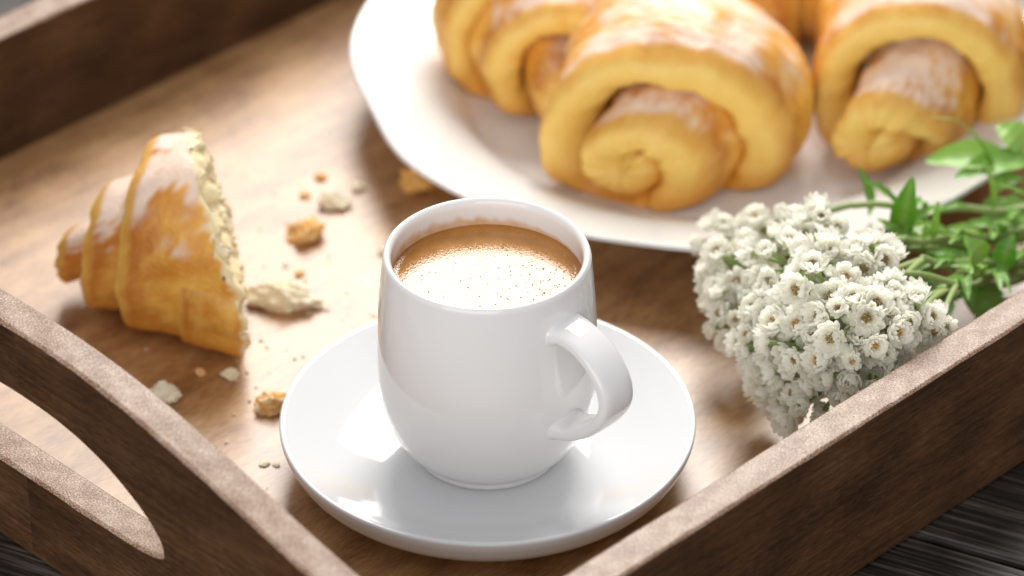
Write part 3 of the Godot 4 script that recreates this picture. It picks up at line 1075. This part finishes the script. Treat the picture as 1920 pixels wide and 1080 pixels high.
func flowers():
	var heads := [flower_mesh(0, -0.20), flower_mesh(1, 0.0), flower_mesh(2, 0.15), flower_mesh(3, -0.35), flower_mesh(4, 0.40), flower_mesh(5, -0.10)]
	var eyes := [eye_mesh(0), eye_mesh(1), eye_mesh(2), eye_mesh(3), eye_mesh(5), eye_mesh(6)]
	# each sprig: its clusters (x, y, z, how many flowers, spread), where its stem comes from, its label
	var sprigs := [
		[[[0.0650, 0.0195, 0.0070, 9, 0.008], [0.0735, 0.0245, 0.0085, 6, 0.006]], [Vector3(0.100, 0.034, 0.0065), Vector3(0.134, 0.026, -0.003), Vector3(0.190, 0.016, -0.022)], "white flower sprig farthest back with a stem arching over the plate rim"],
		[[[0.0665, 0.0240, 0.0310, 13, 0.009], [0.0655, 0.0190, 0.0430, 10, 0.008]], [Vector3(0.102, 0.024, 0.018), Vector3(0.130, 0.018, 0.004), Vector3(0.19, 0.010, -0.020)], "white flower sprig reaching farthest left towards the cup"],
		[[[0.0770, 0.0400, 0.0500, 9, 0.010], [0.0745, 0.0360, 0.0620, 7, 0.008]], [Vector3(0.108, 0.032, 0.022), Vector3(0.132, 0.022, 0.008), Vector3(0.19, 0.014, -0.018)], "white flower sprig on top of the bunch with an orange eyed flower"],
		[[[0.0880, 0.0440, 0.0370, 7, 0.007], [0.0900, 0.0450, 0.0560, 8, 0.008]], [Vector3(0.114, 0.032, 0.022), Vector3(0.136, 0.022, 0.006), Vector3(0.19, 0.018, -0.014)], "white flower sprig standing highest in front of the plate"],
		[[[0.0860, 0.0440, 0.0725, 10, 0.010], [0.0960, 0.0460, 0.0850, 12, 0.010]], [Vector3(0.118, 0.034, 0.036), Vector3(0.138, 0.020, 0.016), Vector3(0.19, 0.012, -0.012)], "white flower sprig in the middle of the bunch with brown eyes"],
		[[[0.0745, 0.0260, 0.0655, 15, 0.010], [0.0795, 0.0160, 0.0720, 15, 0.010]], [Vector3(0.108, 0.020, 0.036), Vector3(0.134, 0.012, 0.014), Vector3(0.19, 0.008, -0.014)], "cream white flower sprig hanging lowest at the front left of the bunch"],
		[[[0.0840, 0.0350, 0.0810, 15, 0.011], [0.0870, 0.0200, 0.0800, 15, 0.011]], [Vector3(0.116, 0.022, 0.044), Vector3(0.138, 0.012, 0.018), Vector3(0.19, 0.008, -0.010)], "cream white flower sprig hanging close to the tray's right wall"],
		[[[0.0950, 0.0340, 0.0860, 14, 0.011], [0.1040, 0.0460, 0.0800, 7, 0.008], [0.1100, 0.0460, 0.0830, 6, 0.006]], [Vector3(0.124, 0.030, 0.046), Vector3(0.143, 0.016, 0.018), Vector3(0.19, 0.010, -0.007)], "white flower sprig nearest the tray wall with the darkest brown eyes"],
		[[[0.1020, 0.0290, 0.0840, 6, 0.007], [0.1180, 0.0400, 0.0790, 5, 0.004], [0.1000, 0.0500, 0.0610, 6, 0.006]], [Vector3(0.128, 0.028, 0.040), Vector3(0.146, 0.018, 0.016), Vector3(0.19, 0.012, -0.004)], "white flower sprig whose small end flowers touch the tray's right wall"],
	]
	var leaves := [
	[Vector3(0.1151, 0.0220, 0.0058), Vector3(0.1171, 0.0450, 0.0088), 0.0075],
	[Vector3(0.1507, 0.0300, -0.0229), Vector3(0.1243, 0.0300, -0.0235), 0.0110],
	[Vector3(0.1569, 0.0280, -0.0276), Vector3(0.1322, 0.0300, -0.0139), 0.0090],
	[Vector3(0.1065, 0.0220, -0.0058), Vector3(0.1024, 0.0400, -0.0049), 0.0030],
	[Vector3(0.1545, 0.0300, -0.0289), Vector3(0.1463, 0.0360, -0.0342), 0.0100],
	[Vector3(0.1340, 0.0300, 0.0335), Vector3(0.1300, 0.0400, 0.0338), 0.0090],
	[Vector3(0.1312, 0.0120, 0.0007), Vector3(0.1221, 0.0160, -0.0077), 0.0080],
	[Vector3(0.1127, 0.0200, 0.0654), Vector3(0.1066, 0.0200, 0.0643), 0.0070],
	[Vector3(0.1231, 0.0200, 0.0057), Vector3(0.1179, 0.0180, -0.0061), 0.0080],
	[Vector3(0.1332, 0.0150, 0.0194), Vector3(0.1346, 0.0120, 0.0317), 0.0060],
	[Vector3(0.1440, 0.0200, 0.0185), Vector3(0.1466, 0.0300, 0.0166), 0.0070],
	[Vector3(0.1426, 0.0150, -0.0121), Vector3(0.1486, 0.0200, -0.0192), 0.0070],
	[Vector3(0.1449, 0.0200, -0.0222), Vector3(0.1541, 0.0250, -0.0218), 0.0060],
	[Vector3(0.1357, 0.0150, -0.0240), Vector3(0.1343, 0.0120, -0.0422), 0.0060],
	[Vector3(0.1434, 0.0100, 0.0148), Vector3(0.1359, 0.0080, 0.0286), 0.0070],
	[Vector3(0.1480, 0.0080, 0.0175), Vector3(0.1376, 0.0100, 0.0425), 0.0060],
	[Vector3(0.1266, 0.0100, 0.0092), Vector3(0.1162, 0.0120, 0.0192), 0.0060],
	[Vector3(0.1396, 0.0150, 0.0024), Vector3(0.1315, 0.0120, 0.0065), 0.0080],
	[Vector3(0.1524, 0.0100, -0.0258), Vector3(0.1452, 0.0080, -0.0170), 0.0080],
	[Vector3(0.1488, 0.0200, 0.0099), Vector3(0.1418, 0.0200, 0.0241), 0.0060],
	[Vector3(0.1278, 0.0150, 0.0278), Vector3(0.1205, 0.0120, 0.0453), 0.0060],
	[Vector3(0.1547, 0.0200, -0.0162), Vector3(0.1466, 0.0200, -0.0074), 0.0070],
	]
	var owner_of := [3, 0, 0, 0, 0, 4, 0, 7, 1, 4, 8, 1, 0, 0, 6, 7, 5, 2, 1, 8, 6, 3]
	var s := 0
	for sp in sprigs:
		var way: Array = sp[1]
		var root: Vector3 = way[2]
		var t := thing("flower_sprig", sp[2], "flower", root, "white flower sprigs lying on the tray")
		var fork: Vector3 = way[0]
		var line := bez([root, way[1], fork], 26)
		var radii := []
		for k in line.size():
			line[k] = line[k] - root + Vector3(0, 0.0008 * sin(k * 0.9 + s), 0)
			radii.append(lerpf(0.0014, 0.0010, k / 25.0))
		part("stem", tube(line, radii, 9), M.stem, t)
		for cl in sp[0]:
			var hub := Vector3(cl[0], cl[1], cl[2])
			var under: Vector3 = hub + (fork - hub).normalized() * (cl[4] * 1.2) - Vector3(0, 0.003, 0)
			part("branch", tube(bez([fork - root, (fork + under) * 0.5 + Vector3(0, 0.002, 0) - root, under - root], 12), [0.001, 0.001, 0.001, 0.0009, 0.0009, 0.0009, 0.0009, 0.0009, 0.0008, 0.0008, 0.0008, 0.0008], 8), M.stem, t)
			var many := int(cl[3] * 1.4)
			for k in many:
				# florets spread over a dome that bulges up, to the left and to the front
				var g: float = (k + 0.5) / many
				var ya := 1.0 - 1.35 * g
				var az := k * 2.39996 + s
				var dome := Vector3(sqrt(maxf(0.0, 1.0 - ya * ya)) * cos(az), ya, sqrt(maxf(0.0, 1.0 - ya * ya)) * sin(az))
				var front := Vector3(-0.35, 0.62, 0.70).normalized()
				var turn := Quaternion(Vector3.UP, front)
				dome = turn * dome
				var off: Vector3 = dome * cl[4] * rng.randf_range(0.72, 1.25)
				var at := hub + off
				at.y = maxf(at.y, 0.005)
				var axis := (dome + front * 0.35 + Vector3(rng.randf_range(-0.3, 0.3), rng.randf_range(-0.2, 0.3), rng.randf_range(-0.3, 0.3))).normalized()
				var stalk := [under - root, (under * 0.4 + at * 0.6) - axis * 0.002 - root, at - root - axis * 0.0004]
				part("stalk", tube(bez(stalk, 6), [0.0006, 0.0006, 0.0006, 0.0006, 0.0007, 0.001], 6), M.stem, t)
				var kind := rng.randi() % 6
				var fl := part("flower", heads[kind], M.petal, t, at - root)
				fl.basis = Basis(Quaternion(Vector3.UP, axis)) * Basis(Vector3.UP, rng.randf() * TAU)
				fl.basis = fl.basis.scaled_local(Vector3(1.0, rng.randf_range(0.9, 1.4), 1.0) * rng.randf_range(0.58, 1.0))
				part("flower_eye", eyes[kind], M.eye, fl)
		# narrow leaves all along the stem
		for k in 8:
			var f0: int = 7 + k * 2
			var foot: Vector3 = line[f0]
			var run: Vector3 = (line[f0 + 1] - line[f0]).normalized()
			var away := (run * 0.75 + Vector3(rng.randf_range(-0.7, 0.7), rng.randf_range(-0.15, 0.8), rng.randf_range(-0.7, 0.7))).normalized()
			var tip := foot + away * rng.randf_range(0.010, 0.019)
			tip.y = maxf(tip.y, 0.003 - root.y)
			part("leaf", leaf_mesh(foot, tip, rng.randf_range(0.0016, 0.0034), rng.randf_range(0.0005, 0.004), rng.randi() % 10), M.leaf, t)
		for k in leaves.size():
			if owner_of[k] == s:
				var lf: Array = leaves[k]
				part("leaf", leaf_mesh(lf[0] - root, lf[1] - root, lf[2], 0.0022, k), M.leaf, t)
		if s == 0:
			# the long narrow leaf that curls over in front of the right roll
			var arc := bez([Vector3(0.1500, 0.024, -0.0200), Vector3(0.1444, 0.030, -0.0214), Vector3(0.1392, 0.040, -0.0189), Vector3(0.1324, 0.047, -0.0188), Vector3(0.1239, 0.047, -0.0212)], 20)
			var v := PackedVector3Array()
			var col := PackedColorArray()
			for k in 20:
				var w := 0.0021 * sin(PI * clampf(k / 19.0, 0.03, 0.98))
				for j in 3:
					v.append(arc[k] - root + Vector3(0.3, 0.3, 0.85).normalized() * (j - 1) * w * 1.2 + Vector3(0, absf(j - 1.0) * w * 0.3, 0))
					col.append(Color(0.20, 0.36, 0.07))
			part("leaf", smooth(v, grid(20, 3), col), M.leaf, t)
		s += 1
